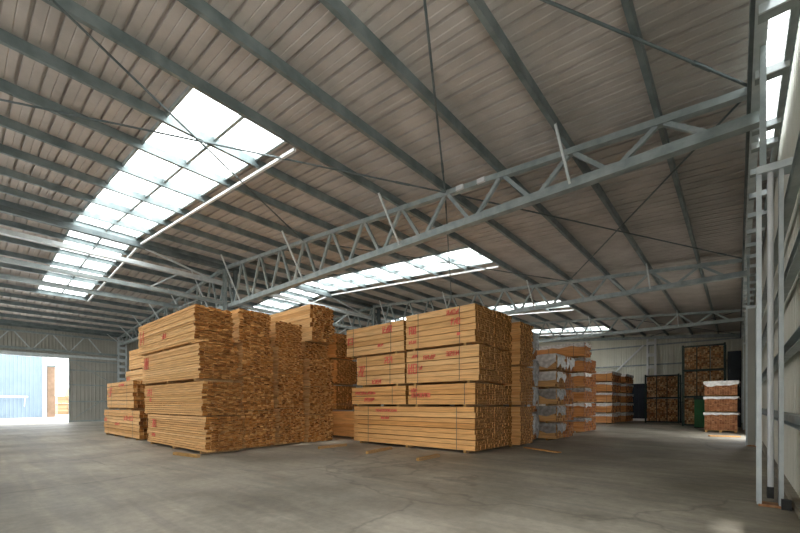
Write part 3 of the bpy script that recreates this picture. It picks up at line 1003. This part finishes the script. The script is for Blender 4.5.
for ci, (ya, yb, desc) in enumerate(((20.7, 21.75, 'near white-capped stack beyond the wrapped ones'), (21.82, 22.85, 'far white-capped stack beyond the wrapped ones'))):
    nt_ = 6 if ci == 0 else 5
    for ti in range(nt_):
        z0, z1 = 0.76 * ti, 0.76 * ti + 0.73
        p = pack('%s timber pack in the %s' % (TIER[nt_][ti], desc), -10.2, -5.8 + (0.03 if ti == 5 else 0), ya, yb, z0, z1, 5, 8, 'pine_red', single=ci == 0,
                 jit=0.04, straps=(0.6, 0.88), group='white-capped packs', seed=160 + ci * 10 + ti)
        if ci == 0:
            wrap(p, -10.2, -5.8, ya, yb, z1, 0.2, 'film_white' if ti % 2 else 'film_grey', 170 + ti)
for ci, (ya, yb, desc) in enumerate(((31.4, 32.7, 'nearest orange stack by the end wall'), (32.8, 34.1, 'second orange stack by the end wall'),
                                     (34.7, 36.0, 'third orange stack by the end wall'), (36.1, 37.4, 'fourth orange stack by the end wall'))):
    for ti in range(5):
        z0, z1 = 0.77 * ti, 0.77 * ti + 0.73
        p = pack('%s timber pack in the %s' % (TIER[5][ti], desc), -11.2, -6.9 + (0.25 if ci > 1 else 0), ya, yb, z0, z1, 4, 7, 'pine_red', single=ci == 0,
                 jit=0.04, straps=(0.7, 0.92), group='orange packs by the end wall', seed=180 + ci * 10 + ti)
        wrap(p, -11.2, -6.9 + (0.25 if ci > 1 else 0), ya, yb, z1, 0.2, 'film_white', 190 + ci * 10 + ti, 8)

# --- red-brown pile on the right
R_ = [(0.12, 1.0), (1.04, 1.82), (1.86, 2.62)]
for ti, (z0, z1) in enumerate(R_):
    p = thing('timber_pack', (-0.67, 26.8, z0), '%s red-brown timber pack in the small pile beside the right wall' % TIER[3][ti], 'timber pack', 'red-brown pile by the right wall')
    rnd = random.Random(230 + ti)
    zz = z0
    if ti:
        for yy in (26.0, 27.5):
            MB().box(-1.3, -0.04, yy, yy + 0.09, z0, z0 + 0.05).build('bearer', 'dunnage', p)
        zz = z0 + 0.05
    mb = MB()
    for i in range(13):
        for j in range(12):
            a, c_ = -1.32 + 0.1 * i, zz + (z1 - zz) / 12 * j
            mb.box(a + 0.003, a + 0.096, 25.72 + rnd.uniform(-0.06, 0.06), 27.9, c_ + 0.002, c_ + (z1 - zz) / 12 - 0.003)
    mb.build('stacked_boards', 'pine_red_y', p)['kind'] = 'stuff'
    wrap(p, -1.36, 0.0, 25.66, 27.9, z1, 0.12 if ti < 2 else 0.26, 'film_white', 240 + ti, 8)
pl = thing('pallet', (-0.66, 26.8, 0), 'low timber pallet under the red-brown pile by the right wall', 'pallet')
for k in range(3):
    MB().box(-1.3 + 0.58 * k, -1.2 + 0.58 * k, 25.7, 27.9, 0, 0.09).build('bearer', 'dunnage', pl)
for k in range(8):
    MB().box(-1.32, -0.02, 25.7 + 0.28 * k, 25.9 + 0.28 * k, 0.09, 0.115).build('slat', 'dunnage', pl)

# ------------------------------------------------------------------ racks with short timber bundles
def rack(label, desc, x0, x1, y0, y1, levels, ztop, seed, sides=False):
    t = thing('steel_rack', ((x0 + x1) / 2, (y0 + y1) / 2, 0), label, 'rack', 'dark racks by the end wall')
    for x in (x0, x1):
        for y in (y0, y1):
            MB().box(x - 0.05, x + 0.05, y - 0.05, y + 0.05, 0, ztop).build('post', 'rack_green', t)
    for z in levels + [ztop - 0.06]:
        for y in (y0, y1):
            MB().box(x0 + 0.05, x1 - 0.05, y - 0.05, y + 0.05, z - 0.10, z).build('beam', 'rack_green', t)
        if z in levels:
            MB().box(x0 + 0.05, x1 - 0.05, y0 + 0.05, y1 - 0.05, z - 0.06, z - 0.01).build('deck', 'rack_green', t)
    wx = (x1 - x0 - 0.1) / 3
    for k in (1, 2):
        xx = x0 + 0.05 + wx * k
        MB().box(xx - 0.02, xx + 0.02, y0 - 0.03, y0 + 0.03, 0.1, ztop - 0.1).build('divider', 'rack_green', t)
    pos = ['left', 'middle', 'right']
    lev = {2: ['lower', 'upper'], 3: ['lowest', 'middle', 'top']}[len(levels)]
    rnd = random.Random(seed)
    zz = levels + [ztop]
    for li in range(len(levels)):
        for k in range(3):
            xa = x0 + 0.05 + wx * k + 0.03
            xb = xa + wx - 0.06
            za, zb = zz[li] + 0.0, zz[li + 1] - 0.14
            mb = MB()
            nx, nz = 6, 14
            for i in range(nx):
                for j in range(nz):
                    dx, dz = (xb - xa) / nx, (zb - za) / nz
                    yf = y0 + 0.08 + rnd.uniform(-0.09, 0.09)
                    mb.box(xa + i * dx + 0.004, xa + (i + 1) * dx - 0.004, yf, y1 - 0.1, za + j * dz + (0.004 if j else 0.0), za + (j + 1) * dz - 0.003)
            o = mb.build('timber_bundle', 'rack_wood_y')
            tag(o, 'bundle of short timber ends, %s position on the %s level of the %s' % (pos[k], lev[li], desc), 'timber bundle', 'bundles in the %s' % desc)


rack('dark green two-level rack of short timber against the end wall', 'two-level rack', -5.45, -3.34, 35.5, 36.9, [0.14, 1.98], 3.72, 5)
rack('tall dark green three-level rack of short timber near the right wall', 'tall three-level rack', -2.74, -0.62, 31.6, 33.0, [0.14, 1.98, 3.70], 5.30, 6)

# ------------------------------------------------------------------ other things by the end wall
t = thing('storage_container', (-6.5, 39.4, 0), 'dark navy steel container left of the two-level rack', 'container')
MB().box(-7.3, -5.55, 38.9, 39.9, 0.1, 3.2).build('body', 'navy', t)
for k in range(6):
    xx = -7.2 + 0.3 * k
    MB().box(xx, xx + 0.12, 38.86, 38.90, 0.25, 3.05).build('rib', 'navy', t)
MB().box(-7.3, -5.55, 38.82, 38.92, 0.0, 0.2).build('base_rail', 'white_paint', t)
t = thing('steel_cabinet', (-0.2, 32.4, 0), 'tall dark navy steel cabinet between the rack and right wall', 'cabinet')
MB().box(-0.50, 0.16, 31.9, 32.9, 0.0, 4.75).build('body', 'navy', t)
for z0, z1 in ((0.1, 2.3), (2.4, 4.65)):
    d = MB().box(-0.46, 0.12, 31.87, 31.90, z0, z1).build('door', 'navy', t)
    MB().box(-0.40, -0.37, 31.83, 31.87, (z0 + z1) / 2 - 0.1, (z0 + z1) / 2 + 0.1).build('handle', 'galv_dark', d)
t = thing('waste_bin', (-1.72, 29.8, 0), 'tall green steel bin in front of the three-level rack', 'bin')
MB().box(-2.0, -1.42, 29.5, 30.1, 0.05, 1.72).build('body', 'bin_green', t)
MB().box(-2.04, -1.38, 29.46, 30.14, 1.72, 1.84).build('lid', 'rack_green', t)
for xx in (-1.92, -1.52):
    MB().box(xx - 0.03, xx + 0.03, 29.48, 29.5, 0.1, 1.68).build('rib', 'bin_green', t)
MB().box(-2.0, -1.42, 29.5, 30.1, 0, 0.05).build('base', 'black_rubber', t)

# ------------------------------------------------------------------ loose timber on the floor
def stick(label, p0, p1, wd=0.09, ht_=0.08, mat='dunnage', z=0.0):
    o = MB().bar((p0[0], p0[1], z + ht_ / 2), (p1[0], p1[1], z + ht_ / 2), wd, ht_).build('timber_bearer', mat)
    return tag(o, label, 'timber', 'loose timber on the floor')
stick('loose timber bearer at the foot of the leaning front stack', (-12.15, 4.16), (-11.0, 4.36))
stick('loose timber bearer in the gap between left and middle blocks', (-10.2, 7.75), (-10.25, 8.95))
stick('loose timber bearer lying before the middle block, left one', (-8.12, 7.89), (-8.42, 9.25))
stick('short loose timber bearer lying nearest the middle block corner', (-6.14, 7.75), (-6.2, 8.75))
stick('pale loose plank on the floor right of the middle block', (-5.3, 12.4), (-4.0, 11.8), 0.16, 0.03, 'pine')
stick('pale flat strip lying before the red-brown pile by the right wall', (-0.98, 22.3), (0.05, 22.6), 0.30, 0.05, 'pine')  # thin flat strip in the pine colour

# ------------------------------------------------------------------ outside the left door
t = thing('blue_shed', (-60, -5, 0), 'pale blue ribbed steel shed across the yard, seen through the doorway', 'building')
mb = MB()
clad_x(mb, -57.0, -30, 6.4, 0, 9.0, pitch=0.30, rh=0.05, rw=0.07)
mb.build('cladding', 'blue_clad', t)
MB().box(-67, -57.06, -30, 6.4, 0, 8.9).build('body', 'blue_clad', t)
MB().box(-57.1, -56.85, 6.4, 6.75, 0, 9.0).build('corner_trim', 'white_paint', t)
MB().bar((-56.4, -20, 2.2), (-56.4, 5.2, 2.2), 0.12, 0.16).build('rail', 'white_paint', t)
for yy in (-18, -12, -6, 0, 5.0):
    MB().bar((-57, yy, 1.2), (-56.42, yy, 2.15), 0.06, 0.06).build('rail_bracket', 'white_paint', t)
t = thing('yard_post', (-58.5, 7.4, 0), 'brown timber-clad post beside the blue shed corner', 'post')
MB().box(-59.2, -58.0, 6.95, 7.6, 0, 5.6).build('post', 'brown_post', t)
MB().box(-59.3, -57.9, 6.88, 7.68, 5.6, 5.8).build('cap', 'galv_dark', t)
for ti in range(3):
    pack('%s sunlit timber pack outside beyond the doorway' % TIER[3][ti], -78, -72, 9.7 + (1.6 if ti == 2 else 0), 14, -0.02 + 1.3 * ti, -0.02 + 1.3 * (ti + 1), 6, 4, 'pine_sun', single=False, straps=(), group='packs outside', seed=260 + ti)
